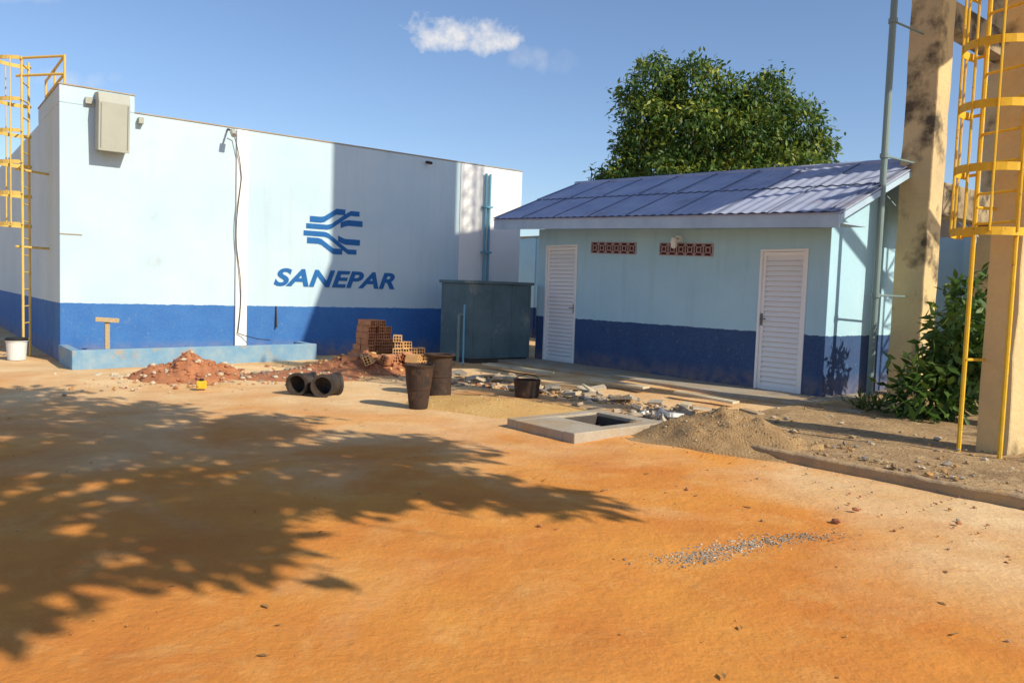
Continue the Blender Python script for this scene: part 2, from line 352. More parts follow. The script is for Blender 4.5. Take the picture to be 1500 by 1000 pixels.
# ------------------------------------------------------------------ right building
Rb=empty("service_building")
k=MB(); TH=-0.15; zt=2.52
for a,c in ((0,0.24),(1.13,5.07),(5.85,6.17)): k.box(FR,a,c,TH,0,-0.1,zt,'wallR',tilt=True,tb=True)
for a,c in ((0.24,1.13),(5.07,5.85)): k.box(FR,a,c,TH,0,2.22-0.0345*((a+c)/2-3.1),zt,'wallR',tilt=True,tb=True)
k.box(FR,0.15,6.02,-3.0,-2.85,-0.1,2.8,'wallR')
k.box(FR,0.0,0.148,-3.0,-0.152,-0.1,2.80,'wallR',tilt=True,tb=True)
pr=[(-0.003,-0.1),(-3.0,-0.1),(-3.0,2.84),(-1.5,3.48),(-0.003,2.84)]
A=[FR.p(6.0,b_-0.0,z,z>1) for b_,z in pr]; B=[FR.p(6.173,b_,z,z>1) for b_,z in pr]; n=5
k.add(A+B,[tuple(range(n)),tuple(range(2*n-1,n-1,-1))]+[(i,n+i,n+(i+1)%n,(i+1)%n) for i in range(n)],'wallR')
pr=[(-0.15,2.79),(-2.99,2.79),(-1.5,3.48)]
A=[FR.p(0.01,b_,z,True) for b_,z in pr]; B=[FR.p(0.14,b_,z,True) for b_,z in pr]; n=3
k.add(A+B,[tuple(range(n)),tuple(range(2*n-1,n-1,-1))]+[(i,n+i,n+(i+1)%n,(i+1)%n) for i in range(n)],'wallR')
k.build("walls",Rb)
k=MB()
def slope(b0,z0,b1,z1,th,mt_,a0=-0.55,a1=6.67,dz=0):
    vs=[]
    for dzz in(0,th):
        for a,b_,z in((a0,b0,z0),(a1,b0,z0),(a1,b1,z1),(a0,b1,z1)): vs.append(FR.p(a,b_,z+dzz+dz,True))
    k.add(vs,[(0,3,2,1),(4,5,6,7),(0,1,5,4),(1,2,6,5),(2,3,7,6),(3,0,4,7)],mt_)
slope(-3.76,2.645,-1.5,3.575,0.03,'roof')
def corr(b0,b1,lift):
    step=0.03; na=int(7.22/step)+1; vs=[]
    for i in range(na):
        a=-0.55+i*step; w=0.008*math.cos(2*math.pi*a/0.18)
        for b_ in (b0,b1):
            z=2.68+(0.76-b_)/2.26*0.93+w+lift*(1 if b_==b0 else 0.3)
            vs.append(FR.p(a,b_,z,True))
    k.add(vs,[(2*i,2*i+2,2*i+3,2*i+1) for i in range(na-1)],'roof')
slope(0.74,2.64,-1.5,3.56,0.02,'roof')
corr(0.77,-0.45,0.0); corr(-0.36,-1.5,0.018)
a=-0.5; i=0
while a<6.65:
    slope(0.775,2.682,-0.40,3.165,0.014,'seam',a,a+0.014); slope(-0.37,3.17,-1.48,3.62,0.014,'seam',a+0.1,a+0.114); a+=0.88; i+=1
k.build("roof_sheets",Rb)
k=MB()
k.tube(FR.p(-0.56,-1.5,3.60,True),FR.p(6.68,-1.5,3.60,True),0.06,'roof',10); k.build("ridge_cap",Rb)
k=MB()
k.box(FR,-0.54,6.66,0.69,0.73,2.47,2.66,'fascia',tilt=True)
k.box(FR,-0.54,6.66,0.001,0.688,2.525,2.545,'fascia',tilt=True)
for a in (-0.54,6.64):
    for (b0,b1) in ((0.70,-1.5),(-3.70,-1.5)):
        vs=[]
        for dzz in (-0.12,-0.035):
            for aa,b_,z in((a,b0,2.67),(a+0.025,b0,2.67),(a+0.025,b1,3.575),(a,b1,3.575)): vs.append(FR.p(aa,b_,z+dzz,True))
        k.add(vs,[(0,3,2,1),(4,5,6,7),(0,1,5,4),(1,2,6,5),(2,3,7,6),(3,0,4,7)],'fascia')
k.build("fascia_and_soffit",Rb)
def door(a0,a1,hinge):
    k=MB(); z0,z1=0.04,2.22-0.0345*((a0+a1)/2-3.1)
    k.box(FR,a0+0.002,a0+0.04,-0.10,0.015,z0,z1-0.002,'whitealu'); k.box(FR,a1-0.04,a1-0.002,-0.10,0.015,z0,z1-0.002,'whitealu'); k.box(FR,a0+0.04,a1-0.04,-0.10,0.015,z1-0.04,z1-0.002,'whitealu')
    k.box(FR,a0+0.042,a0+0.09,-0.06,-0.01,z0,z1-0.042,'whitealu'); k.box(FR,a1-0.09,a1-0.042,-0.06,-0.01,z0,z1-0.042,'whitealu')
    for zz in (z0,z1-0.10): k.box(FR,a0+0.09,a1-0.09,-0.06,-0.01,zz,zz+0.055,'whitealu')
    z=z0+0.06; P_=0.075
    while z<z1-0.11-P_*0.5:
        vs=[FR.p(a0+0.09,-0.045,z+P_-0.008),FR.p(a1-0.09,-0.045,z+P_-0.008),FR.p(a1-0.09,-0.015,z),FR.p(a0+0.09,-0.015,z),
            FR.p(a0+0.09,-0.052,z+P_-0.008),FR.p(a1-0.09,-0.052,z+P_-0.008),FR.p(a1-0.09,-0.022,z-0.006),FR.p(a0+0.09,-0.022,z-0.006)]
        k.add(vs,[(0,1,2,3),(4,7,6,5),(3,2,6,7),(0,4,5,1)],'whitealu')
        z+=P_
    k.box(FR,a0+0.09,a1-0.09,-0.075,-0.065,z0,z1-0.1,'whitealu')
    h=a0+0.066 if hinge else a1-0.066
    k.box(FR,h-0.018,h+0.018,-0.01,0.0,1.0,1.18,'acdark'); k.tube(FR.p(h,0.03,1.1),FR.p(h+(0.09 if hinge else -0.09),0.03,1.1),0.009,'acdark'); k.tube(FR.p(h,0.0,1.1),FR.p(h,0.03,1.1),0.009,'acdark')
    k.box(FR,a0-0.02,a1+0.02,-0.12,0.06,-0.02,0.04,'concrete')
    k.build("louvred_door",Rb)
door(0.24,1.13,False); door(5.07,5.85,True)
k=MB()
for a0,a1,n in ((1.49,2.58,6),(3.12,4.20,6)):
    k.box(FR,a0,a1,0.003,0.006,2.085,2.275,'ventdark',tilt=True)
    w=(a1-a0)/n
    for i in range(n+1): k.box(FR,a0+i*w-0.009,a0+i*w+0.009,0.004,0.016,2.08,2.28,'vent',tilt=True)
    for z in(2.075,2.272): k.box(FR,a0-0.01,a1+0.01,0.004,0.018,z,z+0.013,'vent',tilt=True)
    for i in range(n):
        cx=a0+(i+.5)*w; pts=[]
        for j in range(13):
            t=2*math.pi*j/12; pts.append(FR.p(cx+0.045*math.cos(t),0.012,2.18+0.045*math.sin(t),True))
        k.path(pts,0.010,'vent',5)
        for sx in(-1,1):
            for sz in(-1,1): k.tube(FR.p(cx+sx*0.03,0.012,2.18+sz*0.03,True),FR.p(cx+sx*0.085,0.012,2.18+sz*0.09,True),0.009,'vent',5)
k.build("vent_blocks",Rb)
k=MB(); k.box(FR,3.48,3.58,0,0.05,2.30,2.40,'whitealu',tilt=True); k.tube(FR.p(3.53,0.05,2.35,True),FR.p(3.53,0.14,2.35,True),0.015,'acbox'); k.lathe([(0,0.1),(0.045,0.08),(0.055,0),(0.045,-0.08),(0.0,-0.1)],T(*FR.p(3.53,0.15,2.28,True)),'whitealu',14)
k.tube(FR.p(3.40,0.03,2.36,True),FR.p(3.45,0.03,2.2,True),0.01,'black')
k.build("wall_lamp",Rb)
k=MB(); k.box(FR,-1.0,7.2,0.002,0.95,-0.05,0.05,'concrete'); k.box(FR,6.18,7.2,-3.0,0.0,-0.05,0.048,'concrete'); k.build("concrete_walkway",bevel=0.01)

Fb=Frame((0.47+0.772*5,15.78+0.636*5),dR,nR)
k=MB(); k.box(Fb,-12,16,-0.15,0,-0.1,2.98,'wallR'); k.box(Fb,-12,16,-0.18,0.03,2.98,3.03,'concrete')
for i in range(10): k.box(Fb,-12+i*3,-11.8+i*3,0,0.05,-0.1,2.97,'wallR')
k.build("boundary_wall")

Fc=Frame((-0.76,14.75),dL,nL)
k=MB(); k.box(Fc,0,1.4,-1.1,0,0.08,1.50,'cabinet'); k.box(Fc,-0.04,1.44,-1.14,0.04,1.502,1.56,'cabinet'); k.box(Fc,0.03,1.37,-1.05,-0.04,-0.02,0.078,'concdark')
for a in (0.02,0.46,0.92,1.34): k.box(Fc,a,a+0.04,0.001,0.015,0.1,1.49,'cabinet')
k.tube(Fc.p(-0.1,-0.3,0),Fc.p(-0.1,-0.3,0.9),0.03,'pipegrey'); k.tube(Fc.p(-0.1,-0.3,0.9),Fc.p(0.02,-0.3,0.9),0.03,'pipegrey')
k.tube(Fc.p(-0.35,0.25,0),Fc.p(-0.15,-0.05,1.1),0.02,'bluepipe')
k.build("metal_water_cabinet",bevel=0.008)

# ------------------------------------------------------------------ water tower
Wt=empty("water_tower")
A_=(5.85,11.5); B_=(4.62,7.30); TC=(6.9,9.3)
gx=(0.772,0.636); gy=(0.636,-0.772)
FA=Frame(A_,gx,gy); FB=Frame(B_,(0.9,0.43),(0.43,-0.9))
k=MB()
Cc=(A_[0]+2.9*0.772,A_[1]+2.9*0.636); Dd=(8.3,6.9)
FC=Frame(Cc,gx,gy); FD=Frame(Dd,gx,gy)
for F_c,h in ((FA,0.22),(FB,0.155),(FC,0.22),(FD,0.22)):
    segs=[-0.2+0.39*i for i in range(21)]
    vs=[];
    for z in segs:
        for a,b_ in((-h,-h),(h,-h),(h,h),(-h,h)):
            vs.append(F_c.p(a+random.gauss(0,0.006),b_+random.gauss(0,0.006),z))
    fs=[]
    for i in range(len(segs)-1):
        for j in range(4): fs.append((i*4+j,(i+1)*4+j,(i+1)*4+(j+1)%4,i*4+(j+1)%4))
    fs.append((0,1,2,3)); fs.append(tuple(len(vs)-4+j for j in (3,2,1,0)))
    k.add(vs,fs,'col')
k.build("columns",Wt,bevel=0.02)
k=MB()
k.box(FA,0.232,2.68,-0.13,0.13,2.72,3.2,'col2')
def beam(p,q,z0,z1,w):
    d=Vector((q[0]-p[0],q[1]-p[1],0)); ln=d.length; d.normalize(); F=Frame(p,(d.x,d.y),(d.y,-d.x)); k.box(F,0.24,ln-0.24,-w,w,z0,z1,'col2')
beam(A_,Cc,5.4,5.8,0.12); beam(B_,Dd,5.4,5.8,0.12)
k.tube((7.9,8.05,6.0),(9.35,9.95,4.3),0.11,'col2',8)
k.build("beams",Wt,bevel=0.01)
k=MB(); k.lathe([(0,7.5),(2.2,7.5),(2.25,7.7),(2.2,8.0),(1.87,8.9),(1.4,10.2),(1.4,13.6),(0,13.9)],T(TC[0],TC[1],0),'tank',48)  # lower flare shaped to widen the tank's shadow on wall and roof
beam(A_,Dd,7.1,7.45,0.15); beam(B_,Cc,7.0,7.3,0.15)
k.build("reservoir",Wt)
k=MB(); Fp=Frame((8.16,10.9),(0.6,0.8),(0.8,-0.6)); k.box(Fp,-1.7,1.7,-1.2,1.2,7.45,9.7,'tank'); k.build("roof_shade_blocker",Wt,bevel=0.02)  # unseen box added to shade the left part of the service roof
k=MB(); k.tube((5.0,10.88,0),(5.0,10.88,7.5),0.045,'pipegrey',12)
for z in (1.5,3.4,5.2): k.tube((5.0,10.88,z),(5.65,11.35,z),0.015,'pipegrey',6); k.tube((5.0,10.88,z-0.03),(5.0,10.88,z+0.03),0.06,'pipegrey',12)
k.tube((5.0,10.88,0),(5.0,10.88,0.12),0.07,'concrete',12)
k.build("downpipe",Wt)
k=caged_ladder(Frame((4.30,7.11),(0.39,-0.92),(-0.92,-0.39)),7.6,2.05,[2.05,2.6,3.14,3.67,4.2,4.75,5.3,5.85,6.4],0.32,0.40,'yellow',zr=2.15,rung=0.27,r=0.021,hr=0.035)
for z in (0.9,2.3,4.2): k.tube((4.22,7.28,z),(4.50,7.36,z),0.014,'yellow',6)
k.build("caged_ladder")
k=MB(); P=Vector((9.6,9.5,0)); vs3=[P+Vector((0.3*math.cos(t),0.3*math.sin(t),0)) for t in (0.3,2.39,4.49)]
for v in vs3: k.tube(v,v+Vector((0,0,16)),0.03,'rust',6)
for i in range(40):
    z=i*0.4
    for j in range(3): k.tube(vs3[j]+Vector((0,0,z)),vs3[(j+1)%3]+Vector((0,0,z+0.4)),0.014,'rust',4); k.tube(vs3[j]+Vector((0,0,z)),vs3[(j+1)%3]+Vector((0,0,z)),0.014,'rust',4)
k.build("lattice_mast")

# ------------------------------------------------------------------ stones
ico_v=[]; t=(1+5**.5)/2
for a,b_,c_ in ((-1,t,0),(1,t,0),(-1,-t,0),(1,-t,0),(0,-1,t),(0,1,t),(0,-1,-t),(0,1,-t),(t,0,-1),(t,0,1),(-t,0,-1),(-t,0,1)): ico_v.append(Vector((a,b_,c_)).normalized())
ico_f=[(0,11,5),(0,5,1),(0,1,7),(0,7,10),(0,10,11),(1,5,9),(5,11,4),(11,10,2),(10,7,6),(7,1,8),(3,9,4),(3,4,2),(3,2,6),(3,6,8),(3,8,9),(4,9,5),(2,4,11),(6,2,10),(8,6,7),(9,8,1)]
def stone(k,x,y,z,r,m):
    R=Matrix.Rotation(random.random()*6.28,3,'Z')@Matrix.Rotation(random.random()*6.28,3,'X'); sc=(random.uniform(.7,1.4),random.uniform(.7,1.2),random.uniform(.45,.8))
    vs=[]
    for v in ico_v:
        w=R@(v*random.uniform(.75,1.2)); vs.append((x+w.x*r*sc[0],y+w.y*r*sc[1],z+w.z*r*sc[2]))
    k.add(vs,ico_f,m)
def scatter(k,cx,cy,ax,ay,ang,n,r0,r1,ms,gauss=True):
    for _ in range(n):
        if gauss: a,b_=random.gauss(0,.5),random.gauss(0,.5)
        else: a,b_=random.uniform(-1,1),random.uniform(-1,1)
        a*=ax;b_*=ay; x=cx+a*math.cos(ang)-b_*math.sin(ang); y=cy+a*math.sin(ang)+b_*math.cos(ang)
        r=r0+(r1-r0)*random.random()**3
        stone(k,x,y,r*0.2,r,random.choice(ms))
def mound(name,cx,cy,rx,ry,h,ang,m,p=1.3,stones=None,amp=0.18,extra=()):
    k=MB(); nr,na=26,64
    peaks=[(0,0,1.0)]+list(extra)
    def H(a,b_):
        z=0
        for (px_,py_,s_) in peaks:
            d=math.hypot(a-px_,b_-py_); z=max(z,s_*max(0,1-d/(1.0 if (px_,py_)==(0,0) else s_*0.9+0.1))**p)
        return z
    def hf(a,b_):
        z=H(a,b_)*h
        z+= (noise.noise(Vector((a*3+cx,b_*3+cy,1)))*amp*0.6+noise.noise(Vector((a*9,b_*9,cx)))*amp*0.35)*h*min(1,(H(a,b_)*4))
        return z
    def pt(a,b_,z): x=a*rx;y=b_*ry; return (cx+x*math.cos(ang)-y*math.sin(ang),cy+x*math.sin(ang)+y*math.cos(ang),z)
    vs=[pt(0,0,hf(0,0))]
    for i in range(1,nr+1):
        for j in range(na):
            t=2*math.pi*j/na; rr=i/nr*(1+0.35*noise.noise(Vector((math.cos(t)*2+cx,math.sin(t)*2,3))))
            a,b_=rr*math.cos(t),rr*math.sin(t); z=hf(a,b_) if i<nr else -0.03
            vs.append(pt(a,b_,z))
    fs=[(0,1+j,1+(j+1)%na) for j in range(na)]
    for i in range(nr-1):
        for j in range(na): fs.append((1+i*na+j,1+(i+1)*na+j,1+(i+1)*na+(j+1)%na,1+i*na+(j+1)%na))
    k.add(vs,fs,m); 
    if stones:
        n,r0,r1,ms=stones
        for _ in range(n):
            a,b_=random.gauss(0,.55),random.gauss(0,.55); q=pt(a,b_,0); r=r0+(r1-r0)*random.random()**2
            stone(k,q[0],q[1],max(0,hf(a,b_) if math.hypot(a,b_)<1 else 0)+r*0.2,r,random.choice(ms))
    k.build(name,smooth=True)
mound("red_soil_pile",-4.55,11.05,0.80,0.58,0.38,0.5,'redsoil',stones=(340,0.01,0.05,['stoner','redsoil','redsoil','stonew']),extra=((0.6,0.1,0.5),(-0.5,0.1,0.6)),amp=0.35)
mound("red_soil_pile",-2.45,12.9,1.2,0.8,0.34,0.4,'redsoil',stones=(380,0.01,0.05,['stoner','redsoil','redsoil','brick2']),extra=((0.5,0.1,0.6),(-0.5,0.1,0.5)),amp=0.35)
mound("rubble_pile",-4.9,11.9,0.6,0.4,0.16,0.6,'stonew',stones=(90,0.03,0.09,['stonew','stone','brick2']))
mound("coarse_sand_pile",2.07,7.50,0.92,0.54,0.37,-0.55,'sand',p=1.1,stones=(900,0.003,0.012,['sand','sand','clod','stonew']),extra=((0.75,0.1,0.45),(-0.5,0.2,0.35),(0.35,-0.1,0.75)),amp=0.3)
mound("yellow_sand_pile",-0.1,9.35,1.3,0.75,0.09,-0.5,'yellowsand',p=0.8,stones=(160,0.004,0.014,['clod','stonew']))
mound("soil_pile",-3.2,11.6,1.0,0.6,0.12,0.4,'redsoil',p=0.9,stones=(120,0.01,0.05,['stoner','stonew','stone']))

k=MB(); scatter(k,1.30,4.35,0.52,0.11,0.48,1000,0.003,0.010,['stone','stone','stonew']); scatter(k,1.02,4.12,0.22,0.09,0.4,350,0.003,0.010,['stone','stone']); scatter(k,1.75,4.55,0.3,0.1,0.3,200,0.003,0.008,['stone','stone']); k.build("gravel_patch")
k=MB(); Fq=Frame((1.48,7.87),(0.652,-0.758),(0.758,0.652))
na_,nb_=90,50; vs=[]
for i in range(na_):
    for j in range(nb_):
        a=-0.2+i*0.1; b_=0.02+j*0.12; q=Fq.p(a,b_,0)
        z=0.05+noise.noise(Vector((q[0]*1.5,q[1]*1.5,2)))*0.025+noise.noise(Vector((q[0]*7,q[1]*7,4)))*0.012
        vs.append((q[0],q[1],z))
k.add(vs,[(i*nb_+j,(i+1)*nb_+j,(i+1)*nb_+j+1,i*nb_+j+1) for i in range(na_-1) for j in range(nb_-1)],'gravelbed'); k.build("gravel_bed",smooth=True)
k=MB(); n_=260; vs=[]
for i in range(n_):
    a=-0.35+i*0.036; q=lambda b_,z: Fq.p(a,b_,z)
    w=noise.noise(Vector((a*1.1,0,7)))*0.03+noise.noise(Vector((a*6,0,7)))*0.010; h_=0.075+noise.noise(Vector((a*1.7,3,7)))*0.018+noise.noise(Vector((a*9,3,7)))*0.008
    vs+=[q(w-0.006,-0.04),q(w+0.004,h_*0.85),q(w+0.018,h_),q(w+0.10,h_*0.98),q(w+0.14,0.0)]
k.add(vs,[(i*5+j,(i+1)*5+j,(i+1)*5+j+1,i*5+j+1) for i in range(n_-1) for j in range(4)],'kerb'); k.build("kerb")
k=MB()
for _ in range(1500):
    a=random.uniform(-0.2,6.5); b_=0.12+abs(random.gauss(0,1.0)); p=Fq.p(a,b_,0); r=0.004+0.034*random.random()**6
    stone(k,p[0],p[1],0.055+r*0.2,r,random.choice(['stone','stonew','kerb','gravelbed','clod','gravelbed']))
k.build("gravel_stones")
k=MB()
scatter(k,0.9,10.6,2.2,0.40,-0.78,480,0.008,0.06,['stonew','stone','gravelbed','kerb'])
scatter(k,1.75,8.85,0.5,0.3,-0.5,60,0.02,0.075,['stonew','stonew','stone'])
scatter(k,-0.8,11.6,1.3,0.4,-0.4,220,0.01,0.05,['stonew','stone','stoner'])
scatter(k,-4.0,10.6,2.5,0.5,0.5,260,0.006,0.035,['stonew','stoner','stone','clod'])
scatter(k,-5.3,11.2,0.7,0.3,0.5,60,0.02,0.07,['stonew'])
for _ in range(46):
    u=random.uniform(-1,1); x=0.9+u*1.9+random.gauss(0,.25); y=10.7-u*1.85+random.gauss(0,.3)
    k.obox(T(x,y,random.uniform(0.01,0.06),random.random()*6.28,random.gauss(0,.25),random.gauss(0,.25)),random.uniform(.08,.30),random.uniform(.06,.2),random.uniform(.02,.06),random.choice(['concrete','stonew','stone','concrete']))
for _ in range(14):
    x=1.75+random.gauss(0,.3); y=8.95+random.gauss(0,.15)
    k.obox(T(x,y,random.uniform(0.02,0.07),random.random()*6.28,random.gauss(0,.3),random.gauss(0,.3)),random.uniform(.08,.2),random.uniform(.06,.15),random.uniform(.03,.07),random.choice(['plasticw','stonew','concrete']))
k.build("rubble")
k=MB()
scatter(k,0,6.5,7,5,0,420,0.003,0.010,['clod','clod','clod','stoner'],gauss=False)
scatter(k,2.5,5.5,1.8,1.6,0,240,0.003,0.014,['clod','stoner','clod','stone'],gauss=True)
scatter(k,0,3.2,3,1.4,0,90,0.002,0.005,['clod','stoner'],gauss=False)
for x,y,r in ((2.1,4.9,0.03),(2.9,4.95,0.028),(2.35,5.2,0.022),(1.3,5.6,0.02),(0.2,4.6,0.015),(0.3,4.55,0.012)): stone(k,x,y,r*0.4,r,'stoner')
k.build("loose_stones")
k=MB()
for _ in range(60):
    x=random.uniform(-5,4.5); y=random.uniform(2.2,9); r=random.uniform(0.012,0.03); an=random.random()*6.28
    ca,sa=math.cos(an),math.sin(an); P=[(-1.3,0,0.003),(0,0.5,0.02),(1.3,0,0.008),(0,-0.5,0.012)]
    k.add([(x+(u*ca-v*sa)*r,y+(u*sa+v*ca)*r,0.006+w*r*10) for u,v,w in P],[(0,1,2,3)],'dryleaf')
k.build("fallen_leaves")

k=MB(); Fh=Frame(hole,dR,nR)
k.box(Fh,-0.50,-0.34,-0.48,0.85,-0.1,0.085,'concrete'); k.box(Fh,0.34,0.50,-0.48,0.85,-0.1,0.088,'concrete')
k.box(Fh,-0.34,0.34,-0.48,-0.30,-0.1,0.086,'concrete'); k.box(Fh,-0.34,0.34,0.30,0.85,-0.1,0.083,'concrete')
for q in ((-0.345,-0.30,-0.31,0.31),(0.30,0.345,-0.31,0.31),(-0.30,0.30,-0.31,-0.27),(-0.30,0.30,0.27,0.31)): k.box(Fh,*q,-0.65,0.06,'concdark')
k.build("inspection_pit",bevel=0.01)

def elbow(x,y,ang,R_=0.13,bend=0.9,Rb=0.22):
    k=MB(); st=14; seg=28
    def ring(t,r):
        th=bend*t; cx=Rb*(1-math.cos(th)); cy=Rb*math.sin(th)
        tx,ty=math.sin(th),math.cos(th); nx_,ny_=ty,-tx
        out=[]
        for i in range(seg):
            a=2*math.pi*i/seg; lx=cx+nx_*r*math.cos(a); ly=cy+ny_*r*math.cos(a)
            out.append((x+lx*math.cos(ang)-ly*math.sin(ang),y+lx*math.sin(ang)+ly*math.cos(ang),R_+0.012+r*math.sin(a)))
        return out
    seqo=[(i/st,R_+(0.014 if (i<=2 or i>=st-2) else 0)) for i in range(st+1)]
    seq=seqo+[(1,R_-0.02)]+[(i/st,R_-0.02) for i in range(st,-1,-1)]+[(0,R_+0.014)]
    vs=[]
    for t_,r_ in seq: vs+=ring(t_,r_)
    fs=[(q*seg+i,q*seg+(i+1)%seg,(q+1)*seg+(i+1)%seg,(q+1)*seg+i) for q in range(len(seq)-1) for i in range(seg)]
    k.add(vs,fs,'pipeblack'); k.build("drain_elbow")
elbow(-2.66,9.70,-0.15,bend=1.0,Rb=0.30); elbow(-2.32,9.62,0.1,bend=1.0,Rb=0.36)
k=MB(); k.lathe([(0,0.01),(0.105,0.0),(0.11,0.02),(0.135,0.22),(0.14,0.23),(0.142,0.25),(0.165,0.47),(0.18,0.50),(0.18,0.51),(0.165,0.51),(0.155,0.46),(0.10,0.05),(0,0.05)],T(-1.06,9.03,0),'rust')
k.build("rusty_bucket",smooth=False)
k=MB(); k.lathe([(0,0.01),(0.15,0.0),(0.16,0.02),(0.16,0.25),(0.17,0.26),(0.16,0.27),(0.165,0.50),(0.205,0.53),(0.205,0.545),(0.16,0.54),(0.145,0.45),(0.14,0.05),(0,0.05)],T(-0.93,10.15,0),'rust'); k.build("rusty_drum")
k=MB(); k.lathe([(0,0.01),(0.16,0.0),(0.165,0.10),(0.18,0.22),(0.165,0.22),(0.15,0.03),(0,0.03)],T(0.22,10.4,0),'rust')
k.path([(0.04,10.4,0.21),(0.1,10.35,0.27),(0.22,10.33,0.30),(0.34,10.35,0.27),(0.4,10.4,0.21)],0.006,'rust'); k.build("metal_pail")
k=MB(); k.obox(T(-3.95,9.98,0.06,0.3),0.12,0.1,0.10,'yellow'); k.tube((-3.95,9.98,0.11),(-3.95,9.98,0.14),0.03,'black'); k.build("yellow_jug",bevel=0.015)

def brick(k,x,y,z,rz,m,L_=0.24,Wd=0.14,Hh=0.11,rx=0):
    mt4=T(x,y,z+Hh/2,rz,rx); t=0.012
    for zz in (-Hh/2+t/2,0,Hh/2-t/2): k.obox(mt4@Matrix.Translation((0,0,zz)),L_,Wd,t,m)
    for yy in (-Wd/2+t/2,-Wd/6,Wd/6,Wd/2-t/2):
        for z2 in (-Hh/4,Hh/4): k.obox(mt4@Matrix.Translation((0,yy,z2)),L_-0.001,t,Hh/2-t*1.02,m)
k=MB()
bx,by=-2.60,13.75
for lay in range(7):
    n=4 if lay<4 else (3 if lay<6 else 2)
    for i in range(n):
        for j in range(2):
            if random.random()<0.08 and lay>3: continue
            brick(k,bx+0.02*lay+i*0.155*math.cos(angL)-j*0.25*math.sin(angL)+random.gauss(0,.014),by+i*0.155*math.sin(angL)+j*0.25*math.cos(angL)+random.gauss(0,.014),0.02+lay*0.111,angL+math.pi/2+random.gauss(0,0.08),'brick')
bx,by=-1.93,13.2
for lay in range(5):
    n=(5,4,4,2,1)[lay]
    for i in range(n):
        brick(k,bx+(i+0.3*(lay%2))*0.155*math.cos(angL)+random.gauss(0,.01),by+(i+0.3*(lay%2))*0.155*math.sin(angL)+random.gauss(0,.01),0.03+lay*0.111,angL+math.pi/2-0.5+random.gauss(0,0.12),'brick2')
for _ in range(12): brick(k,-2.1+max(-0.5,min(0.5,random.gauss(0,.35))),12.75+random.gauss(0,.2),0.12+random.random()*.06,random.random()*6,random.choice(['brick','brick2']),rx=random.choice([0,0.4,1.2]))
k.build("brick_stack")

def strip_box(x0,y0,x1,y1,w,th,z,m,name):
    k=MB(); d=math.atan2(y1-y0,x1-x0); ln=math.hypot(x1-x0,y1-y0)
    k.obox(T((x0+x1)/2,(y0+y1)/2,z,d,0.03,0.015),ln,w,th,m); k.build(name,bevel=0.004)
strip_box(-0.45,13.9,0.65,12.85,0.20,0.03,0.07,'strippale','pale_ground_strip')  # pale flat strips lying in front of the service building
strip_box(1.2,12.0,1.95,11.2,0.16,0.03,0.08,'strippale','pale_ground_strip')
strip_box(2.3,10.8,2.9,10.0,0.14,0.03,0.07,'strippale','pale_ground_strip')
strip_box(-0.2,11.9,1.2,11.2,0.06,0.05,0.04,'wood','timber_batten')

# ------------------------------------------------------------------ foliage
def leaves(name,blobs,n,L0,L1,wr,matk,parent=None,droop=0.3,clus=10,cr=0.25,shell=0.5):
    vol=np.array([b[3]*b[4]*b[5] if len(b)<7 else b[6] for b in blobs])**0.75; vol/=vol.sum()
    nc=n//clus; idx=rng.choice(len(blobs),nc,p=vol); B=np.array([b[:6] for b in blobs])[idx]
    d=rng.normal(size=(nc,3)); d/=np.linalg.norm(d,axis=1)[:,None]; rr=shell+(1-shell)*rng.random(nc)**0.6
    rr*=1+0.10*rng.normal(size=nc)
    cen=B[:,:3]+d*B[:,3:6]*rr[:,None]
    cen=np.repeat(cen,clus,0); cb=np.repeat(rng.random(nc),clus); out=np.repeat(d,clus,0)
    n=len(cen); P=cen+rng.normal(size=(n,3))*cr*np.array([1,1,0.7])
    ax=rng.normal(size=(n,3))+out*0.6; ax[:,2]-=droop*1.5; ax/=np.linalg.norm(ax,axis=1)[:,None]
    up=rng.normal(size=(n,3))*0.7+np.array([0,0,1])+out*0.5; sd=np.cross(ax,up); sd/=np.linalg.norm(sd,axis=1)[:,None]+1e-9
    nm=np.cross(sd,ax); L_=L0+(L1-L0)*rng.random(n); w=L_*wr
    v=np.empty((n,4,3)); L_=L_[:,None]; w=w[:,None]
    v[:,0]=P; v[:,1]=P+ax*L_*0.5+sd*w; v[:,2]=P+ax*L_-nm*L_*0.12; v[:,3]=P+ax*L_*0.5-sd*w
    v=v.reshape(-1,3); me=bpy.data.meshes.new(name); me.vertices.add(n*4); me.vertices.foreach_set("co",v.ravel())
    me.loops.add(n*4); me.loops.foreach_set("vertex_index",np.arange(n*4)); me.polygons.add(n)
    me.polygons.foreach_set("loop_start",np.arange(0,n*4,4)); me.polygons.foreach_set("loop_total",np.full(n,4))
    me.update(calc_edges=True)
    at=me.attributes.new("rnd_toplit","FLOAT","FACE"); val=np.clip(0.6*cb+0.35*rng.random(n)+0.12*out[:,2]*1.0+0.05,0,1)**1.2; at.data.foreach_set("value",val.astype(np.float32))  # random leaf tone, plus top light painted in as upward lightening
    me.materials.append(M[matk]); ob=bpy.data.objects.new(name,me); C.objects.link(ob)
    if parent: ob.parent=parent
    return ob
def branches(k,base,targets,r0,m='bark',fork=0.45,tw=3):
    base=Vector(base)
    for tg in targets:
        tg=Vector(tg); mid=base.lerp(tg,fork)+Vector((random.gauss(0,.1),random.gauss(0,.1),0.15)); q=mid.lerp(tg,0.55)+Vector((random.gauss(0,.1),random.gauss(0,.1),0.05))
        k.tube(base,mid,r0,m,8,r0*0.6); k.tube(mid,q,r0*0.6,m,8,r0*0.35); k.tube(q,tg,r0*0.35,m,6,r0*0.12)
        for _ in range(tw):
            e=tg+Vector((random.gauss(0,.4),random.gauss(0,.4),random.gauss(0.1,.3))); k.tube(q,e,r0*0.22,m,5,r0*0.06)
